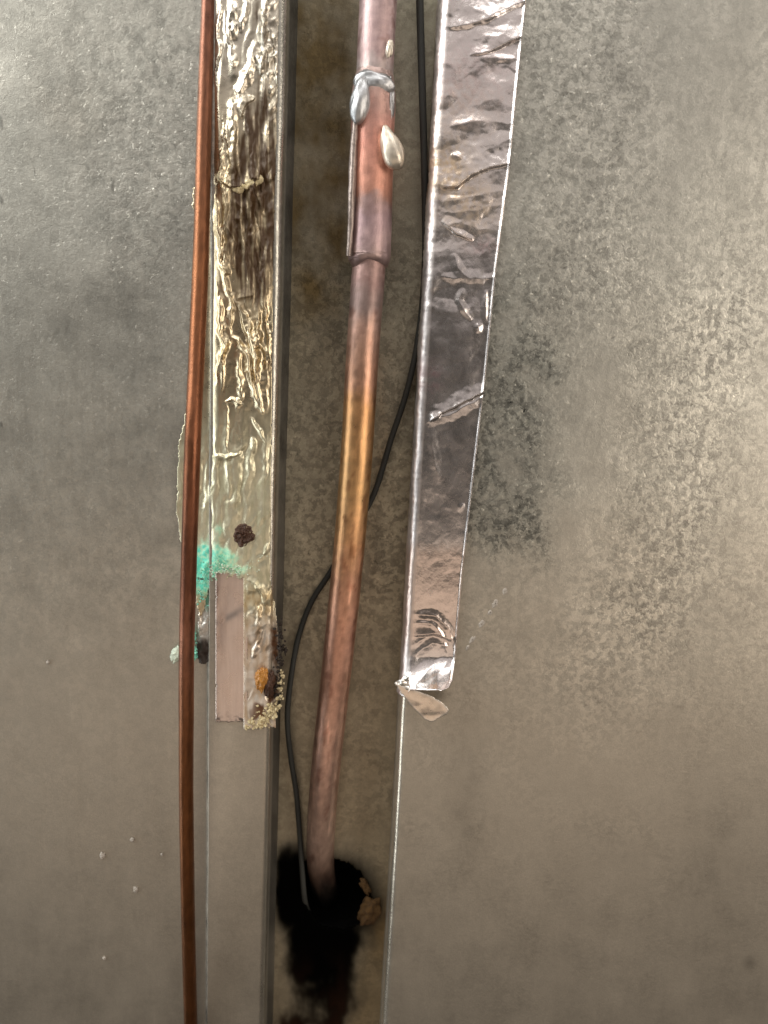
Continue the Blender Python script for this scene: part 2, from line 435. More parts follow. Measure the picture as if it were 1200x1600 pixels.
# back of the channel, with the ragged pipe hole
xs = np.linspace(XE-.001, XR+.002, 130); zs2 = np.linspace(ZT, ZB, 700)
Xg, Zg = np.meshgrid(xs, zs2)
Hg = -DEPTH + .0004*fbm(Xg/.02, Zg/.05, 3, 61)
V = np.stack([Xg, -Hg, Zg], -1); px, py = PROJ(V)
c, n, n2, n3 = panel_cols(px, py)
hole_main = [(468, 1345), (500, 1338), (540, 1345), (566, 1362), (580, 1392), (582, 1425), (566, 1447), (530, 1456), (495, 1448), (476, 1415)]
hole_slot = [(436, 1338), (455, 1327), (470, 1336), (472, 1375), (472, 1420), (462, 1440), (446, 1425), (436, 1390)]
jx = px + 5*fbm(px/14, py/14, 3, 71); jy = py + 5*fbm(px/14, py/14, 3, 77)
hole = inside(jx, jy, hole_main)
d1, _, _ = seg_dist(px, py, [(505, 1400), (503, 1470), (505, 1540), (500, 1600), (496, 1700)])
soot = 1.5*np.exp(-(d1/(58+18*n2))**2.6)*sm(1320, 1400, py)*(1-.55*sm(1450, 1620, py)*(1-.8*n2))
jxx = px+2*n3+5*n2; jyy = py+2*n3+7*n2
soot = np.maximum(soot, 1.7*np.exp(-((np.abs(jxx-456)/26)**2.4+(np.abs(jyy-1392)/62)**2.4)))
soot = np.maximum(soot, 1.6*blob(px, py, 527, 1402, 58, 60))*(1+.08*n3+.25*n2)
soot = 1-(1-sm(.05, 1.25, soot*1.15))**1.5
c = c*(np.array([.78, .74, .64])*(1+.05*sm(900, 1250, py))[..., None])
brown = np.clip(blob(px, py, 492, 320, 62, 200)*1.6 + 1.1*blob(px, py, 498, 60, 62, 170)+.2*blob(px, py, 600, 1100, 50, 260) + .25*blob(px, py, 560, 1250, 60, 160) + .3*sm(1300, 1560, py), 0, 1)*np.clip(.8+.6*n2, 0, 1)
c = c*(1-brown[..., None]*np.array([.62, .70, .82]))  # brown stain, with the flange's shade at the top painted into it
halo = np.clip(blob(px, py, 590, 1440, 24, 60)+.6*blob(px, py, 560, 1570, 60, 80), 0, 1)*(1-soot)
c = c*(1-halo[..., None]*np.array([.25, .40, .62]))
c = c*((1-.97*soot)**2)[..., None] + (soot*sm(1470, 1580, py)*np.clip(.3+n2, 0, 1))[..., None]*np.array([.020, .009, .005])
spg = .45+.6*box(py, 400, 980, 60)+.4*fbm(px/40, py/50, 3, 91)
msk = np.stack([spg*(1-soot), .35*soot+.12, np.clip(.2+.5*brown+soot, 0, 1)], -1)
hq = hole[:-1, :-1] & hole[1:, 1:] & hole[1:, :-1] & hole[:-1, 1:]
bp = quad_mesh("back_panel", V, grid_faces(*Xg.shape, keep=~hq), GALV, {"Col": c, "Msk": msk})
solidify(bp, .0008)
bp["kind"] = "structure"; bp["label"] = "stained recessed back sheet of the channel with a sooty hole"; bp["category"] = "metal panel"

# dark cavity behind the hole: an open box of sooty insulation
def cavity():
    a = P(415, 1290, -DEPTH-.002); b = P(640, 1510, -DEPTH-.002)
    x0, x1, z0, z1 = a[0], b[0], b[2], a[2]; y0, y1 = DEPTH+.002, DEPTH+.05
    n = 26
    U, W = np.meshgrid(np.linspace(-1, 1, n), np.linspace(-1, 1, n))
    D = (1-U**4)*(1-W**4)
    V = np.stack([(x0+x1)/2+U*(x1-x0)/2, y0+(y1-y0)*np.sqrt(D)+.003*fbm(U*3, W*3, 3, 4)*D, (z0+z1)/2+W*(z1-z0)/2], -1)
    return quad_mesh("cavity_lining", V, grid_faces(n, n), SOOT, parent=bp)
cavity()

# ------------------------------------------------------------------ tubes
def catmull(pts, n):
    pts = np.asarray(pts, float); k = len(pts)
    ext = np.vstack([2*pts[0]-pts[1], pts, 2*pts[-1]-pts[-2]])
    t = np.linspace(0, k-1-1e-6, n); i = t.astype(int); f = (t-i)[:, None]
    p0, p1, p2, p3 = ext[i], ext[i+1], ext[i+2], ext[i+3]
    return .5*((2*p1)+(-p0+p2)*f+(2*p0-5*p1+4*p2-p3)*f**2+(-p0+3*p1-3*p2+p3)*f**3)
def tube(name, path, mat, colfn=None, seg=36, n=300, rn=0., parent=None, cap=True, seed=0):
    """path rows: px, py, h, radius(m)"""
    q = catmull(path, n)
    C = P(q[:, 0], q[:, 1], q[:, 2]); R = q[:, 3]
    T = np.gradient(C, axis=0); T /= np.linalg.norm(T, axis=1)[:, None]
    ref = np.array([0, -1.0, 0]); A = ref - (T@ref)[:, None]*T; A /= np.linalg.norm(A, axis=1)[:, None]
    B = np.cross(T, A)
    th = np.linspace(0, 2*np.pi, seg, endpoint=False)
    rr = R[:, None]*(1 + rn*fbm(np.cos(th)[None, :]*2+np.arange(n)[:, None]*.06, np.sin(th)[None, :]*2+0*R[:, None], 3, seed))
    V = C[:, None, :] + rr[..., None]*(np.cos(th)[None, :, None]*A[:, None, :] + np.sin(th)[None, :, None]*B[:, None, :])
    V = V.reshape(-1, 3)
    faces = grid_faces(n, seg, wrap=True)
    at = None
    if colfn is not None:
        PY = np.repeat(q[:, 1], seg); TH = np.tile(th, n)
        col, ms = colfn(PY, TH); at = {"Col": col, "Msk": ms}
    return quad_mesh(name, V, faces, mat, at, parent=parent)
def keycol(y, keys):
    ys = [k[0] for k in keys]
    return np.stack([np.interp(y, ys, [k[1][i] for k in keys]) for i in range(3)], -1)

# thin capillary tube
def cap_cols(y, th):
    n = fbm(y/40, th*1.2, 4, 3)
    c = keycol(y + 25*n, [(0, (.25, .112, .075)), (250, (.27, .115, .06)), (420, (.30, .12, .052)), (700, (.28, .108, .052)), (900, (.26, .10, .054)), (1000, (.29, .125, .075)), (1120, (.25, .10, .042)), (1250, (.21, .08, .028)), (1600, (.17, .063, .02))])
    c = c*.82*(1+.30*n+.2*fbm(y/12, th*2, 3, 5))[:, None]
    spot = np.clip(blob(y, th*0, 880, 0, 60, 1)*.4, 0, 1)
    c = c*(1-spot)[:, None]
    return c, np.stack([.20+.08*n+0*y, .18+0*y, 0*y], -1)
rc = .00222
cp = [(330, -60, -.0010, rc*.86), (326, 0, -.0008, rc*.86), (319, 200, .0012, rc*.92), (314, 400, .006, rc), (307, 560, .012, rc), (301, 700, .018, rc), (296, 850, .017, rc), (292, 1000, .015, rc), (291, 1120, .013, rc), (291, 1240, .010, rc), (293, 1380, .008, rc), (298, 1600, .003, rc), (301, 1720, .002, rc)]
ct = tube("capillary_tube", cp, COPPER, cap_cols, 28, 320, .03)
ct["label"] = "thin brown copper tube hanging in front of the left panel"; ct["category"] = "copper tube"

# main copper pipe
rp0 = 25.6*ZC(P(566, 560, -.006))/F_PX
def pipe_cols(y, th):
    n = fbm(y/45, th*1.1, 4, 9); n2 = fbm(y/14, th*2.5, 3, 19)
    yy = y + 22*n
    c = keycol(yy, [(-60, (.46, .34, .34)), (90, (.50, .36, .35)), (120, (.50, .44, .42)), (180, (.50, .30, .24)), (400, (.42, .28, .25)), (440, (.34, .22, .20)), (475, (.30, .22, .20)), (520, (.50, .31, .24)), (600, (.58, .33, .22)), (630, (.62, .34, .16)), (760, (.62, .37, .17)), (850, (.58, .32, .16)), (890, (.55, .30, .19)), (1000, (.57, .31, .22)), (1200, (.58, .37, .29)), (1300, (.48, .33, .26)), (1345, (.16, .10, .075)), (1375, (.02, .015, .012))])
    n4 = fbm(y/9, th*1.6, 4, 49); tar = sm(.25, .6, fbm(y/28, th*1.4, 4, 59))
    c = c*(1+.22*n+.20*n2+.12*n4)[:, None]*(1-tar[:, None]*np.array([.30, .38, .40]))
    scr = sm(.55, .75, fbm(y/70, th*9, 2, 69)); c = c*(1+.35*scr)[:, None]
    rough = .19 + .16*(1-sm(420, 640, y)) + .03*sm(860, 1050, y) + .3*sm(1250, 1350, y) + .08*n2
    return c, np.stack([rough, .12+.30*(1-sm(440, 600, y))+.35*sm(1230, 1350, y), 0*y], -1)
pipe = empty("copper_pipe", P(503, 1370, -DEPTH), "heat-stained copper pipe with a brazed sleeve, entering the sooty hole", "copper pipe")
pp = [(594, -70, -.006, rp0*1.06), (591, 0, -.006, rp0*1.06), (586, 110, -.006, rp0*1.05), (582, 250, -.006, rp0), (577, 400, -.006, rp0), (574, 450, -.006, rp0), (566, 560, -.006, rp0), (558, 700, -.006, rp0), (546, 850, -.0065, rp0), (531, 1000, -.007, rp0), (520, 1100, -.008, rp0), (509, 1200, -.0085, rp0), (502, 1290, -.011, rp0), (501, 1350, -.018, rp0*.99), (508, 1390, -.032, rp0*.97), (512, 1400, -.046, rp0*.97)]
tube("pipe", pp, COPPER, pipe_cols, 48, 420, .012, parent=pipe)
def sleeve_cols(y, th):
    n = fbm(y/30, th*1.3, 4, 29); n2 = fbm(y/10, th*3, 3, 39)
    c = keycol(y + 18*n, [(80, (.44, .34, .33)), (140, (.46, .34, .30)), (185, (.58, .33, .28)), (225, (.64, .30, .23)), (300, (.60, .30, .22)), (318, (.36, .24, .22)), (345, (.40, .28, .29)), (375, (.48, .34, .34)), (405, (.36, .26, .24))])
    c = c*(1+.18*n+.14*n2)[:, None]
    return c, np.stack([.27+.12*n2+.0*y, .42+.15*n, 0*y], -1)
rs = rp0*1.25
sp = [(585.5, 112, -.006, rp0*1.03), (585, 125, -.006, rp0*1.13), (584, 150, -.006, rs), (582, 220, -.006, rs), (580, 300, -.006, rs), (577.5, 390, -.006, rs*1.01), (577, 400, -.006, rs*1.0), (577, 405, -.006, rp0*1.02)]
sleeve = tube("sleeve", sp, COPPER, sleeve_cols, 48, 160, .02, parent=pipe, seed=8)
# lengthwise seam strip on the sleeve
sq = [(556, 182, -.0008, .0007), (552, 240, -.0010, .0010), (550, 300, -.0010, .0011), (548, 350, -.0010, .0009), (545, 400, -.0012, .0008)]
tube("seam", sq, SEAM, None, 16, 90, .28, parent=sleeve, seed=5)

def lump(name, px_, py_, h, rx, ry, rz, mat, parent=None, seed=0, amp=.2, freq=1.6, tilt=0., n=22, fn=None):
    """uneven rounded lump; rx/rz in photo pixels across and up, ry depth in px"""
    ph = np.linspace(0, np.pi, n); th = np.linspace(0, 2*np.pi, n*2, endpoint=False)
    TH, PH = np.meshgrid(th, ph)
    x = np.sin(PH)*np.cos(TH); y = np.sin(PH)*np.sin(TH); z = np.cos(PH)
    r = 1 + amp*(fbm(x*freq+seed*3.1, z*freq+y*freq*.9, 3, seed))
    if fn is not None: x, y, z = fn(x, y, z)
    c = P(px_, py_, h); s = ZC(c)/F_PX
    x, y, z = x*r*rx*s, y*r*ry*s, z*r*rz*s
    ca, sa = math.cos(tilt), math.sin(tilt)
    V = np.stack([c[0]+x*ca+z*sa, c[1]+y, c[2]-x*sa+z*ca], -1)
    return quad_mesh(name, V, grid_faces(n, 2*n, wrap=True, flip=True), mat, parent=parent)
tear = lambda x, y, z: (x*(1-.38*z), y*(1-.30*z), z)
lump("solder_bead", 584, 131, -.0022, 31, 14, 20, SOLDER, pipe, 3, .18, 1.2, .10, n=36)
lump("solder_bead", 563, 157, -.0004, 16, 14, 34, SOLDER, pipe, 5, .12, 1.1, .12, fn=lambda x, y, z: (x*(1-.25*z), y, z), n=36)
lump("solder_bead", 609, 158, -.0034, 7, 9, 34, SOLDER, pipe, 9, .3, 1.8, -.03)
lump("flux_drop", 611, 230, .0006, 16.5, 14, 34, FLUX, pipe, 11, .10, 1.1, -.38, fn=tear)
lump("flux_drop", 609, 76, -.0004, 6, 5, 13, FLUX, pipe, 12, .3, 1.5, .1)
lump("flux_drop", 539, 643, -.006, 3, 3, 6, FOAM, pipe, 13, .3, 1.5, .1)

# black cable
rw = .00092
wp = [(655, -60, -.010, rw*1.15), (656, 0, -.010, rw*1.15), (660, 150, -.010, rw*1.15), (664, 300, -.011, rw*1.1), (664, 420, -.012, rw*1.1), (655, 520, -.012, rw*1.1), (636, 610, -.0128, rw), (610, 690, -.0135, rw), (585, 770, -.0138, rw), (552, 830, -.0142, rw), (517, 893, -.0142, rw), (488, 938, -.0138, rw), (468, 990, -.014, rw), (456, 1050, -.012, rw), (449, 1120, -.012, rw), (454, 1180, -.013, rw), (463, 1240, -.0135, rw), (468, 1300, -.0138, rw), (472, 1360, -.0146, rw), (476, 1405, -.016, rw), (482, 1425, -.026, rw)]
cb = tube("black_cable", wp, RUBBER, None, 18, 420, .06)
cb["label"] = "thin black cable passing behind the copper pipe into the hole"; cb["category"] = "cable"

# ------------------------------------------------------------------ left foil tape
def sheet(name, x0, x1, y0, y1, step, heightfn, keepfn, colfn, parent, base=0., thick=.00012, mat=None):
    xs_ = np.arange(x0, x1+step, step); ys_ = np.arange(y0, y1+step, step)
    X, Y = np.meshgrid(xs_, ys_)
    H = base + heightfn(X, Y)*S
    keep = keepfn(X, Y)
    kq = keep[:-1, :-1] & keep[1:, 1:] & keep[1:, :-1] & keep[:-1, 1:]
    V = P(X, Y, H)
    c, ms = colfn(X, Y, H)
    o = quad_mesh(name, V, grid_faces(*X.shape, keep=kq), mat or FOIL, {"Col": c, "Msk": ms}, parent=parent)
    solidify(o, thick)
    return o
lt = empty("foil_tape", P(400, 1140), "crumpled, stained and corroded foil tape on the flange of the left panel", "tape")
L_LEFT = [(331, -40), (331, 150), (325, 260), (324, 285), (301, 293), (300, 325), (312, 340), (313, 455), (299, 470), (297, 540), (293, 600), (288, 655), (279, 690), (276, 760), (275, 800), (280, 835), (287, 865), (300, 900), (307, 945), (311, 960)]
L_RIGHT = [(437, -40), (435, 100), (431, 260), (427, 430), (425, 600), (424, 800), (423, 905), (430, 945), (434, 975), (436, 1040), (438, 1080), (432, 1110), (431, 1142)]
lr = [([(345, 412), (352, 432), (360, 470), (360, 500), (357, 530)], 4, 5, 'r'),
      ([(364, 465), (376, 490), (388, 525), (396, 565), (400, 600), (409, 648)], 4.5, 7, 's'),
      ([(357, 527), (370, 533), (383, 553), (391, 590), (398, 622), (411, 650)], 4, 6, 'r'),
      ([(370, 470), (388, 505), (398, 550), (403, 600)], 3, 4, 'r'),
      ([(401, 452), (404, 500), (404, 535), (415, 550), (413, 590)], 3, 4.5, 'r'),
      ([(370, 468), (395, 460)], 4, 5, 's'),
      ([(343, 414), (352, 426), (362, 428)], 3, 5, 's'),
      ([(350, 525), (349, 570)], 3, 4, 'r'),
      ([(353, 625), (355, 720), (358, 790)], 4, 3, 'r'),
      ([(330, 712), (352, 716), (378, 706)], 2.6, 4, 'r'),
      ([(352, 628), (362, 624), (380, 632)], 2.5, 3.5, 'r'),
      ([(390, 650), (404, 670), (415, 692)], 2.5, 3.5, 'r'),
      ([(393, 680), (398, 710)], 3, 3, 'r'),
      ([(374, 148), (385, 120), (395, 92), (396, 62)], 5, 6, 'r'),
      ([(376, 185), (387, 160), (398, 150)], 4, 5, 's'),
      ([(405, 120), (410, 85), (420, 70)], 4, 5, 'r'),
      ([(407, 75), (412, 20), (420, -10)], 4, 5, 'r'),
      ([(335, 290), (345, 282), (360, 292), (380, 288), (395, 275), (408, 280)], 4, 6, 's'),
      ([(335, 300), (338, 340), (345, 380), (343, 410)], 4, 5, 'r'),
      ([(352, 300), (354, 345), (366, 380), (368, 420)], 4, 6, 'r'),
      ([(378, 310), (375, 350), (382, 390), (388, 440)], 4, 6, 'r'),
      ([(392, 300), (395, 360), (398, 420)], 4, 5, 'r'),
      ([(408, 295), (404, 350), (410, 400)], 4, 5, 'r'),
      ([(334, 430), (345, 480), (345, 560), (348, 620)], 3, 2.5, 'r'),
      ([(385, 905), (398, 912), (410, 930), (415, 950)], 3, 5, 's'),
      ([(412, 985), (402, 1010), (392, 1030)], 3, 5, 'r'),
      ([(404, 940), (404, 980)], 4, 4, 'r'),
      ([(418, 850), (412, 870)], 3, 4, 'r')]
_lr = np.random.default_rng(23)
for _k in range(46):
    _x = _lr.uniform(342, 424); _y = _lr.uniform(-40, 560); _n = _lr.integers(4, 7); _L = _lr.uniform(18, 36)
    _dx = _lr.normal(0, 3.0)
    _pts = [(_x+_dx*q+_lr.normal(0, 2.2), _y+_L*q) for q in range(_n)]
    lr.append((_pts, _lr.uniform(2.4, 4.6), _lr.uniform(2.0, 4.8), 'r' if _lr.uniform() < .6 else 's'))
def lt_base(X, Y):
    """follow the flange: down to the panel on the left, round the roll on the right"""
    w = P(X, Y, 0)[..., 0]
    b = -8.0*(1-sm(XL-.0010, XL+.0028, w))
    t = np.clip((w-(XE-RF))/RF, 0, .985)
    return b - (1-np.sqrt(1-t*t))*RF/S
def lt_h(X, Y):
    A = (1-sm(600, 760, Y))*.8+.2
    A = A*(.25+.75*sm(338, 352, X))
    Xw = X + 7*fbm(X/30, Y/45, 3, 43); Yw = Y + 12*fbm(X/30, Y/45, 3, 47)
    cr = tri(Xw/16, Yw/110, 2)*2.2*A + tri((Xw+.12*Yw)/9, Yw/52, 5)*1.0*A
    cr += tri(Xw/6, Yw/12, 9)*.5*np.clip(.2+1.5*fbm(X/35, Y/50, 2, 66), 0, 1)*(.4+.6*A)
    tail = sm(905, 925, Y)*sm(381, 388, X)
    lowz = sm(640, 720, Y)*(1-sm(905, 930, Y))
    fine = lowz*(2.2*tri(Xw/8, Yw/60, 21) + 1.3*tri((Xw+.4*Y)/7, Yw/16, 23)*np.clip(.4+1.4*fbm(X/25, Y/35, 2, 25), 0, 1))
    fine = fine + tail*(3.4*tri((Xw+.3*Yw)/17, (Yw-.5*Xw)/24, 61)+1.2*tri(Xw/7, Yw/10, 63))
    braid = np.exp(-((X-364-2*np.sin(Y/40))/6)**2)*(1-sm(270, 300, Y))*(4+1.8*np.sin(Y/6.2+2*fbm(Y/30,Y*0,2,3))+1.5*np.sin(Y/13))*(.6+.8*fbm(Y/45, Y*0, 2, 9))
    braid2 = np.exp(-((X-427+Y*.01)/6)**2)*(1-sm(380, 460, Y))*(3+2*np.sin((Y+X*.8)/4.2+2*fbm(Y/22,Y*0,2,13)))*(.5+.9*fbm(Y/60, Y*0, 2, 19))
    return lt_base(X, Y) + np.maximum(1.3, 4 + cr + fine + braid + braid2 + ridge_field(X, Y, lr))
def lt_keep(X, Y):
    jx = 2.2*fbm(X/9, Y/9, 3, 17)
    k = (X + jx > interp(Y, L_LEFT)) & (X + .35*jx < interp(Y, L_RIGHT))
    notch = (Y > 905 + 2.5*jx) & (X < 380)
    ragl = (Y > 905) & (X < 335) & (Y < 945 + 8*jx + (335-X)*.9) & (X + jx*1.5 < 331-(Y-905)*.25)
    return k & (~notch | ragl) & (Y < 1139 + 1.5*jx - .5*(X-405)*.1)
def lt_col(X, Y, H):
    n = fbm(X/30, Y/70, 4, 4); n2 = fbm(X/10, Y/18, 4, 14); n3 = fbm(X/5, Y/5, 3, 24); nv = fbm(X/8, Y/70, 4, 44)
    grey = np.array([.64, .59, .49]); cream = np.array([.68, .57, .38]); yel = np.array([.74, .71, .52])
    c = grey + (cream-grey)*sm(60, 330, Y)[..., None]
    c = c + (yel-c)*(sm(560, 720, Y)*.8)[..., None]
    low = sm(930, 1000, Y)[..., None]; c = c + (np.array([.80, .74, .66])-c)*low
    br = np.clip(blob(X, Y, 398, 330, 36, 120)*1.9 + .7*blob(X, Y, 415, 200, 18, 120) + .55*blob(X, Y, 380, 400, 28, 70) + .55*blob(X, Y, 400, 30, 22, 45)+.4*blob(X, Y, 385, 190, 14, 60) + .6*blob(X, Y, 432, 1030, 14, 60), 0, 1)
    br = sm(.15, .95, br*(.9+.9*nv)+.2*n+.12*n2*(br > .1))
    c = c*(1-br[..., None]*np.array([.90, .94, .97]))
    strk = fbm(X/5, Y/55, 3, 34)
    film = sm(-.1, .5, strk*.7+n2*.6+.45*n)*.6*sm(600, 760, Y)*(1-sm(900, 940, Y))
    c = c*(1-film[..., None]*np.array([.58, .58, .66]))
    gr = np.clip(blob(X, Y, 316, 892, 22, 36)*1.6 + 1.0*blob(X, Y, 350, 876, 26, 18) + .55*blob(X, Y, 378, 890, 26, 9) + .35*blob(X, Y, 340, 830, 22, 34), 0, 1)
    gr = sm(.2, .8, gr*(.9+.7*n2))
    gcol = np.array([.13, .68, .52]) + np.array([.50, .20, .06])*np.clip(sm(-.3, .6, n3)*.6+sm(318, 372, X)*.5, 0, 1)[..., None]
    c = c*(1-gr[..., None]) + gcol*gr[..., None]
    rust = np.clip(1.2*blob(X, Y, 402, 1112, 13, 17)+.9*blob(X, Y, 425, 1075, 9, 30)+.7*blob(X, Y, 428, 1000, 9, 40), 0, 1)
    rust = sm(.25, .7, rust*(1+.6*n2))
    c = c*(1-rust[..., None]) + np.array([.13, .055, .018])*rust[..., None]
    dirty = sm(908, 930, Y)*np.clip(.55+.8*n2+.4*nv, 0, 1)
    c = c*(1-dirty[..., None]*np.array([.30, .42, .55]))
    pale = .8*blob(X, Y, 391, 1078, 8, 38)
    c = c*(1-pale[..., None]) + np.array([.62, .52, .42])*pale[..., None]
    rough = .12 + .36*br + .22*film + .3*gr + .35*rust + .12*sm(600, 760, Y) + .06*n3 + .3*pale
    nonm = np.clip(.06+.76*br + .5*film + .9*gr + .95*rust + .18*sm(600, 760, Y) + .5*pale, 0, 1)
    crk = .25+.4*n2+.5*gr - .2*(X < 345)
    return c, np.stack([rough, nonm, np.clip(crk, 0, 1)], -1)
sheet("tape_strip", 262, 446, -30, 1146, 1.25, lt_h, lt_keep, lt_col, lt)

# smooth foil strip under the torn end
def st_h(X, Y):
    return 3.2 + .5*fbm(X/25, Y/60, 2, 3) + 2.5*sm(1110, 1132, Y)*fbm(X/12, Y/10, 2, 5)
def st_col(X, Y, H):
    n = fbm(X/20, Y/40, 4, 54); n2 = fbm(X/3, Y/60, 3, 64)
    c = np.array([.64, .53, .47])*(1+.08*n+.08*n2)[..., None]
    d, _, _ = seg_dist(X, Y, [(338, 975), (360, 963), (380, 952)])
    sc = np.exp(-(d/5)**2)*np.clip(.5+n*1.5, 0, 1)
    c = c*(1-.5*sc)[..., None]
    return c, np.stack([.12+.08*n+.3*sc, .10+.1*n+.2*sc, 0*X+.15+.3*sm(1105, 1125, Y)], -1)
sheet("under_strip", 337, 386, 895, 1131, 1.5, st_h, lambda X, Y: (X > 336.5+.8*fbm(X*0, Y/20, 3, 6)) & (Y < 1129+2*fbm(X/6, Y*0, 3, 7)), st_col, lt)
# the pulled-away tongue left of the strip
def tg_h(X, Y): return -5 + 4*sm(940, 1000, Y) + 3*fbm(X/10, Y/16, 3, 81)
def tg_col(X, Y, H):
    n = fbm(X/10, Y/14, 3, 83)
    dk = sm(985, 1008, Y + 8*n)  # dark gap under the torn foil, painted onto the tongue's lower end
    g = sm(958, 938, Y+6*n)
    c = np.array([.58, .54, .48])*(1-dk[..., None]) + np.array([.022, .012, .007])*dk[..., None]
    c = c*(1-g[..., None]) + np.array([.18, .45, .34])*g[..., None]
    return c, np.stack([.25+.4*dk, .3+.65*dk, .4+0*X], -1)
sheet("torn_tongue", 302, 332, 925, 1042, 1.5, tg_h, lambda X, Y: inside(X+2*fbm(X/6, Y/6, 2, 3), Y, [(310, 925), (328, 925), (328, 1032), (322, 1039), (311, 1037), (307, 1020), (309, 985)]), tg_col, lt)

# corroded screw heads that press through the tape
def screw(name, px_, py_, r, mat, seed):
    n = 20; m = 44
    rr = np.linspace(0, 1, n); th = np.linspace(0, 2*np.pi, m, endpoint=False)
    TH, RR_ = np.meshgrid(th, rr)
    prof = np.where(RR_ < .55, 1.2-RR_*1.0, np.where(RR_ < .85, .3+4*(RR_-.55), 1.5*(1-RR_)/.15))
    ir = 1+.30*fbm(np.cos(TH)*1.3, np.sin(TH)*1.3, 3, seed)
    X = px_ + r*RR_*np.cos(TH)*ir; Y = py_ + r*RR_*np.sin(TH)*ir
    H = (4.2 + 1.0*prof + 9*np.abs(fbm(X/7, Y/7, 3, seed))*(1-RR_**3) - 3*RR_**6)*S
    return quad_mesh(name, P(X, Y, H), grid_faces(n, m, wrap=True), mat, parent=lt)
screw("rusted_screw", 382, 836, 19, DKRUST, 3)
lump("rust_blister", 409, 1062, .0009, 11, 7, 19, RUST, lt, 21, .3, 2.2, .06, n=30)
lump("rust_blister", 421, 1070, .0006, 8, 7, 22, DKRUST, lt, 22, .4, 2.2, .1, n=26)
rng = np.random.default_rng(5)
def crumbs(name, spots, mat, parent, label=None):
    """many tiny crumbs joined: too small to pick apart"""
    Vs, Fs, o = [], [], 0
    n = 6
    ph = np.linspace(0, np.pi, n); th = np.linspace(0, 2*np.pi, 8, endpoint=False); TH, PH = np.meshgrid(th, ph)
    bx = np.stack([np.sin(PH)*np.cos(TH), np.sin(PH)*np.sin(TH), np.cos(PH)], -1).reshape(-1, 3)
    f = grid_faces(n, 8, wrap=True, flip=True)
    for (cx, cy, h, r) in spots:
        j = bx*(1+rng.uniform(-.35, .35, (len(bx), 1)))*np.array(rng.uniform(.6, 1.3, 3))*r*S
        Vs.append(P(cx, cy, h) + j); Fs.append(f+o); o += len(bx)
    ob = quad_mesh(name, np.concatenate(Vs), np.concatenate(Fs), mat, parent=parent, smooth=False)
    ob["kind"] = "stuff"
    return ob
def scatter(n, pts, spread, r0, r1, h0=.0008, h1=.0014):
    out = []
    for _ in range(n):
        i = rng.integers(0, len(pts)-1); t = rng.uniform()
        x = pts[i][0]*(1-t)+pts[i+1][0]*t + rng.normal(0, spread); y = pts[i][1]*(1-t)+pts[i+1][1]*t + rng.normal(0, spread)
        out.append((x, y, rng.uniform(h0, h1), rng.uniform(r0, r1)))
    return out
crumbs("foam_crumbs", [q for q in scatter(190, [(394, 1132), (412, 1126), (426, 1108)], 6, .9, 3.0) if q[1] < 1139] + scatter(40, [(432, 1110), (438, 1085), (440, 1045)], 2.6, 1, 3, -.001, .0006) + scatter(30, [(372, 297), (385, 290), (402, 281)], 2.6, 1.2, 3.2, .0012, .002), FOAM, lt)
crumbs("grime_crumbs", scatter(70, [(430, 1090), (434, 1050), (438, 1010), (436, 970)], 3.6, 1.2, 3.4, -.001, .0006) + scatter(24, [(443, 1005), (446, 1022)], 2, 1, 2.2, -.002, 0), DIRT, lt)
crumbs("verdigris_crumbs", scatter(140, [(314, 945), (314, 905), (322, 888), (342, 880), (360, 862)], 6, .4, 1.5, -.0008, .0013) + scatter(40, [(302, 985), (305, 1030)], 1.8, 1.2, 3.2, -.001, .001), VERDI, lt)
crumbs("pale_crumbs", scatter(160, [(328, 896), (345, 884), (368, 893), (385, 890), (412, 862)], 5, .4, 1.5, .0006, .0014), PALEV, lt)
lump("loose_flake", 277, 1021, -.0004, 8, 3, 13, PALEV, lt, 27, .75, 2.4, .5, n=14)
lump("cream_deposit", 397, 284, .0014, 15, 5, 8, FOAM, lt, 33, .35, 1.7, -.5)
lump("cream_deposit", 371, 296, .0014, 9, 4, 6, FOAM, lt, 35, .35, 1.7, .3)

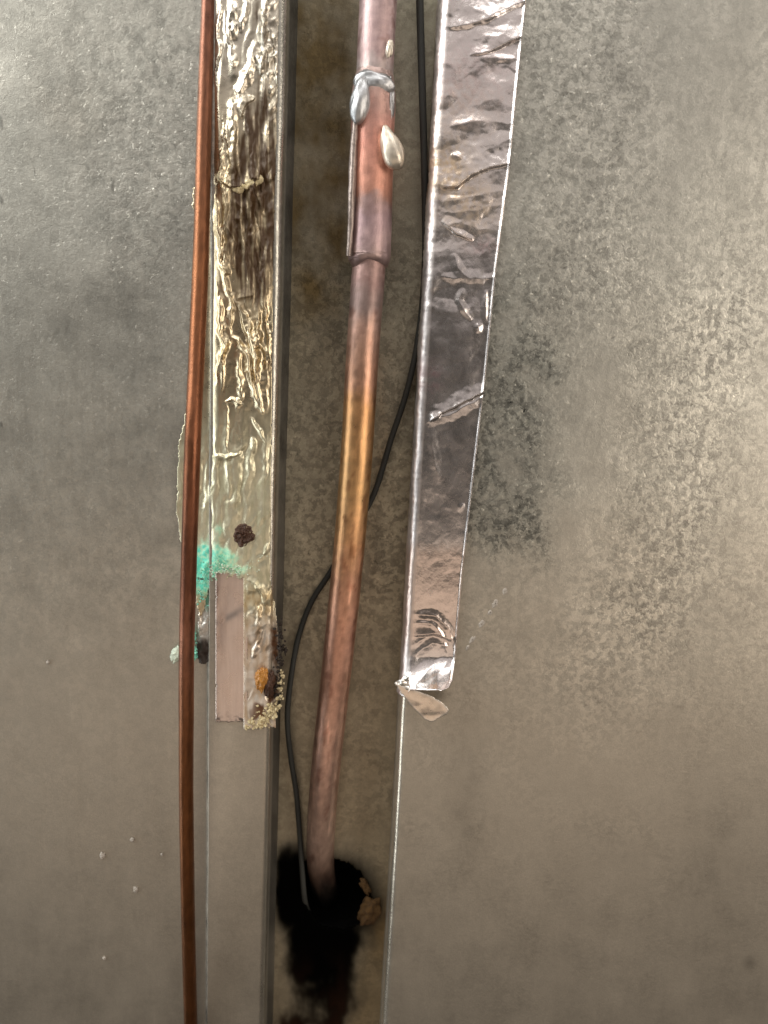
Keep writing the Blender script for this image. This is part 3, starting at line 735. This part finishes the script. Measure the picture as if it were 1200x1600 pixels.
# ------------------------------------------------------------------ right foil tape
rt = empty("foil_tape", P(670, 1130), "shiny creased foil tape with a curled torn end, wrapped over the right panel's edge", "tape")
R_RIGHT = [(828, -60), (822, 0), (806, 150), (796, 260), (775, 420), (757, 600), (738, 760), (722, 900), (712, 1020), (707, 1062), (701, 1074), (690, 1079)]
rr_ = [([(660, 50), (700, 44), (730, 38), (765, 27), (822, -2), (860, -25)], 6, 7, 's'),
       ([(734, 86), (765, 80), (790, 66), (816, 57), (860, 45)], 4.5, 7, 's'),
       ([(745, 88), (775, 90), (806, 92)], 3, 3, 'r'),
       ([(702, 196), (730, 192), (762, 187)], 5, 4, 'r'),
       ([(704, 240), (714, 243), (722, 248)], 3, 4, 'r'),
       ([(690, 268), (728, 252), (765, 232), (800, 214), (840, 190)], 9, 4, 'r'),
       ([(645, 268), (676, 283), (694, 290), (714, 290), (738, 272), (765, 260), (794, 256), (840, 250)], 5, 9, 's'),
       ([(684, 318), (720, 310), (788, 296)], 6, 3, 'r'),
       ([(686, 332), (740, 330), (786, 318)], 5, 2.5, 'r'),
       ([(690, 345), (712, 362), (740, 378)], 3.5, 6, 's'),
       ([(702, 352), (722, 358), (744, 372)], 2.5, 3, 'v'),
       ([(708, 395), (716, 420), (735, 435), (790, 434)], 4, 4, 'r'),
       ([(690, 432), (710, 436), (728, 434)], 4, 4, 'r'),
       ([(726, 450), (718, 470), (728, 488), (738, 500)], 3.5, 5, 'r'),
       ([(760, 452), (758, 480), (761, 508)], 2.5, 4, 'r'),
       ([(745, 505), (750, 520)], 3, 4, 'r'),
       ([(664, 664), (690, 645), (720, 630), (754, 612), (800, 588)], 4, 8, 's'),
       ([(676, 656), (700, 650), (730, 634), (770, 612)], 5, 6, 'r'),
       ([(668, 668), (676, 654), (690, 646)], 5, 5, 'r'),
       ([(672, 665), (676, 700), (684, 750)], 5, 3, 'r'),
       ([(665, 720), (660, 780), (654, 830)], 3, 2.5, 'r'),
       ([(716, 800), (722, 785)], 3, 2.5, 'r'),
       ([(622, 953), (655, 961), (682, 962), (700, 982), (716, 1022)], 4, 5.5, 'r'),
       ([(622, 968), (650, 975), (674, 974), (690, 992), (702, 1034)], 3, 3.5, 'r'),
       ([(615, 986), (650, 993), (678, 990), (706, 1000)], 3.5, 5, 's'),
       ([(640, 1035), (660, 1014), (676, 1006), (700, 1010)], 4, 4, 'r'),
       ([(630, 1010), (650, 1006), (664, 996)], 3, 3, 'r')]
rr_ = [(p_, w_*(1.55 if p_[0][1] < 560 else 1.2), a_*.92, k_) for p_, w_, a_, k_ in rr_]
def rt_h(X, Y):
    A = (1-sm(440, 520, Y))*.75+.25
    Xw = X + 9*fbm(X/40, Y/40, 3, 243); Yw = Y + 9*fbm(X/40, Y/40, 3, 247)
    cr = tri((Xw+.5*Yw)/42, (Yw-.35*Xw)/26, 12)*1.3*A + tri((Xw-.4*Yw)/20, (Yw+.2*Xw)/16, 15)*.8*A*np.clip(.5+1.2*fbm(X/60, Y/60, 2, 104), 0, 1) + tri(Xw/11, Yw/9, 17)*.28*np.clip(.2+1.6*fbm(X/45, Y/45, 2, 106), 0, 1)
    fine = 0
    big = (2.0-1.2*sm(600, 800, Y))*fbm(X/55, Y/90, 2, 109)
    d = interp(Y, R_RIGHT)-X
    lipR = 2.6*np.exp(-(d/3.0)**2)
    end = 40*np.clip((Y-1026)/52, 0, 1)**1.35*(.75+.25*sm(640, 690, X))
    endw = tri(X/34, (Y+.5*X)/26, 18)*3*sm(1005, 1040, Y)
    return np.maximum(1.2, 2.2 + cr + fine + big) + lipR + .56*ridge_field(X, Y, rr_, 2.6)*(.25+.75*sm(1, 12, X-interp(Y, [(700, 0), (655, 860), (640, 1060)]))) + end + endw
def rt_cols(X, Y):
    n = fbm(X/40, Y/60, 4, 124); n2 = fbm(X/9, Y/11, 4, 134)
    c = np.array([.80, .745, .725]) * (1+.08*n)[..., None]
    br = np.clip(blob(X, Y, 700, 262, 30, 40)*.9+.75*blob(X, Y, 735, 320, 50, 45)+.3*blob(X, Y, 720, 180, 60, 60), 0, 1)*np.clip(.7+.8*n2, 0, 1)
    c = c*(1-br[..., None]*np.array([.22, .36, .55]))
    red = np.clip(.8*blob(X, Y, 678, 590, 12, 24) + .5*blob(X, Y, 758, 385, 26, 14)+.3*blob(X, Y, 730, 120, 70, 60), 0, 1)*np.clip(.6+n2, 0, 1)
    c = c*(1-red[..., None]*np.array([.30, .55, .52]))
    refl = np.clip(.9*box(Y, 400, 845, 40)*np.clip(.65+.6*n2, 0, 1), 0, 1)
    c = c*(1-.54*refl)[..., None]  # patchy dark reflection across the middle, painted into the foil
    lo = sm(840, 870, Y+8*n2)*(1-sm(985, 1030, Y))
    c = c*(1-lo[..., None]*np.array([.06, .14, .20]))  # brown reflection further down, painted in as a tint
    return c, np.stack([.05+.10*br+.10*np.clip(n2, -.3, 1)+.05*refl-.05*lo, .04+.18*br+.2*red, np.clip(.14+.2*n2, 0, .8)], -1), n2
def right_tape():
    ys_ = np.arange(-40, 1080, 1.25)
    nw = 22; nf = 118
    t = np.linspace(0, 1, nf)
    rowx0 = np.array([0.0]*len(ys_))
    # left end of the flat part in px at each row: world X = XR + RR
    for it in range(3):
        pass
    yy = ys_
    a = PROJ(np.array([[XR+RR, 0, .15]]))[0][0], PROJ(np.array([[XR+RR, 0, .15]]))[1][0]
    b = PROJ(np.array([[XR+RR, 0, -.15]]))[0][0], PROJ(np.array([[XR+RR, 0, -.15]]))[1][0]
    x0 = a[0] + (b[0]-a[0])*(yy-a[1])/(b[1]-a[1])
    x1 = interp(yy, R_RIGHT) + .7*fbm(yy/40, yy*0, 3, 141)
    X = x0[:, None]+(x1-x0)[:, None]*t[None, :]; Y = np.broadcast_to(yy[:, None], X.shape).copy()
    Hpx = rt_h(X, Y)
    Vf = P(X, Y, Hpx*S)
    # wrapped part: from the side wall round the roll to the flat
    g = np.linspace(0, 1, nw, endpoint=False)
    Z0 = P(x0, yy, 0)[:, 2]
    Vw = np.zeros((len(yy), nw, 3)); Xw = np.zeros((len(yy), nw)); Hw = Hpx[:, :1]*S
    wd = .009 + .002*fbm(yy/40, yy*0, 3, 151)
    off = .00035 + .00018*fbm(yy[:, None]/9+0*g, g[None, :]*6+0*yy[:, None], 3, 153) + .0003*fbm(yy[:, None]/50+0*g, g[None, :]*2+0*yy[:, None], 2, 155)
    for j, gg in enumerate(g):
        if gg < .6:
            u = gg/.6; dep = wd*(1-u)+RR*u
            x = XR - off[:, j] - .00065*dep/DEPTH; hgt = -dep
        else:
            a_ = (gg-.6)/.4*np.pi/2; Rr = RR+off[:, j]*(1-(gg-.6)/.4) + Hw[:, 0]*((gg-.6)/.4)
            x = XR+RR-Rr*math.cos(a_); hgt = -RR+Rr*math.sin(a_)
        Vw[:, j, 0] = x; Vw[:, j, 1] = -hgt; Vw[:, j, 2] = Z0
    V = np.concatenate([Vw, Vf], 1)
    pxx, pyy = PROJ(V)
    XX = np.concatenate([np.broadcast_to(x0[:, None], (len(yy), nw)), X], 1); YY = np.concatenate([np.broadcast_to(yy[:, None], (len(yy), nw)), Y], 1)
    c, ms, n2 = rt_cols(XX, YY)
    wr = np.zeros_like(XX); wr[:, :nw] = 1
    ms[..., 0] += wr*.22; ms[..., 2] = ms[..., 2] + wr*.35
    o = quad_mesh("tape_strip", V, grid_faces(len(yy), nw+nf), FOIL, {"Col": c, "Msk": ms}, parent=rt)
    solidify(o, .00012)
right_tape()
# curled lobe that sticks out at the lower left and the flap folded under it
def flap():
    poly = [(616, 1066), (630, 1072), (655, 1080), (676, 1088), (692, 1098), (702, 1108), (699, 1116), (686, 1123), (675, 1129), (664, 1125), (650, 1112), (636, 1096), (624, 1080)]
    def h(X, Y): return 30 - .04*(Y-1066) + 1.5*fbm(X/30, Y/26, 2, 161) + 2*np.exp(-((X-700+(Y-1110)*.2)/8)**2) + .9*tri((X+Y)/30, (Y-.5*X)/22, 77)
    def col(X, Y, H):
        n = fbm(X/9, Y/9, 3, 163); d, _, _ = seg_dist(X, Y, poly+[poly[0]])
        e = np.exp(-(d/3)**2)
        c = np.array([.80, .68, .56])*(1+.15*n)[..., None]
        c = c + (np.array([.86, .80, .72])-c)*e[..., None]
        return c, np.stack([.12+.1*n+.1*e, .15+0*X, .08+0*X], -1)
    return sheet("folded_flap", 610, 708, 1060, 1134, 1.2, h, lambda X, Y: inside(X+1.0*fbm(X/5, Y/5, 2, 3), Y, poly), col, rt)
flap()
def corner():
    poly = [(614, 1068), (622, 1063), (634, 1052), (640, 1058), (640, 1080), (628, 1076)]
    def h(X, Y): return 29 + (X-630)*.15 + 4*fbm(X/10, Y/10, 2, 171)
    def col(X, Y, H):
        return np.broadcast_to(np.array([.86, .84, .80]), X.shape+(3,)), np.stack([.12+0*X, .03+0*X, .3+0*X], -1)
    return sheet("curled_corner", 608, 646, 1048, 1084, 1.2, h, lambda X, Y: inside(X, Y, poly), col, rt)
corner()

# ------------------------------------------------------------------ small things
lump("foam_plug", 577, 1424, -DEPTH+.001, 15, 12, 24, OLDFOAM, bp, 41, .4, 1.8, .35)
lump("foam_plug", 571, 1385, -DEPTH, 6, 6, 14, OLDFOAM, bp, 43, .45, 1.8, -.5)
def ring_mark(px_, py_, a, b, tilt, parent, name="spatter_mark"):
    m, k = 20, 7
    th = np.linspace(0, 2*np.pi, m, endpoint=False); r = np.linspace(1.15, .15, k)
    TH, RR_ = np.meshgrid(th, r)
    q_ = 1+.35*fbm(np.cos(TH)*1.2+px_, np.sin(TH)*1.2, 3, 5)
    x = a*RR_*np.cos(TH)*q_; y = b*RR_*np.sin(TH)*q_
    ca, sa = math.cos(tilt), math.sin(tilt)
    X = px_+x*ca-y*sa; Y = py_+x*sa+y*ca
    H = (-.9+1.7*(1-RR_**3)+.5*fbm(X/3, Y/3, 2, 9))*S
    base = .00012
    return quad_mesh(name, P(X, Y, H+base), grid_faces(k, m, wrap=True, flip=True), CHALK, parent=parent)
for (x, y, a, b) in [(789, 924, 5, 7), (774, 943, 5, 8), (766, 957, 4, 5), (753, 975, 5, 7), (738, 1000, 4, 8), (731, 1012, 3, 5)]:
    ring_mark(x, y, a, b, .55, rp)
for i, (x, y, r) in enumerate([(160, 1337, 4.5), (207, 1312, 3.2), (212, 1390, 4), (75, 1035, 2.6), (253, 1335, 1.8), (163, 1497, 2.6)]):
    lump("paint_speck", x, y, -.0014, r, 2, r*1.2, CHALK, lp, 50+i, .4, 1.6)
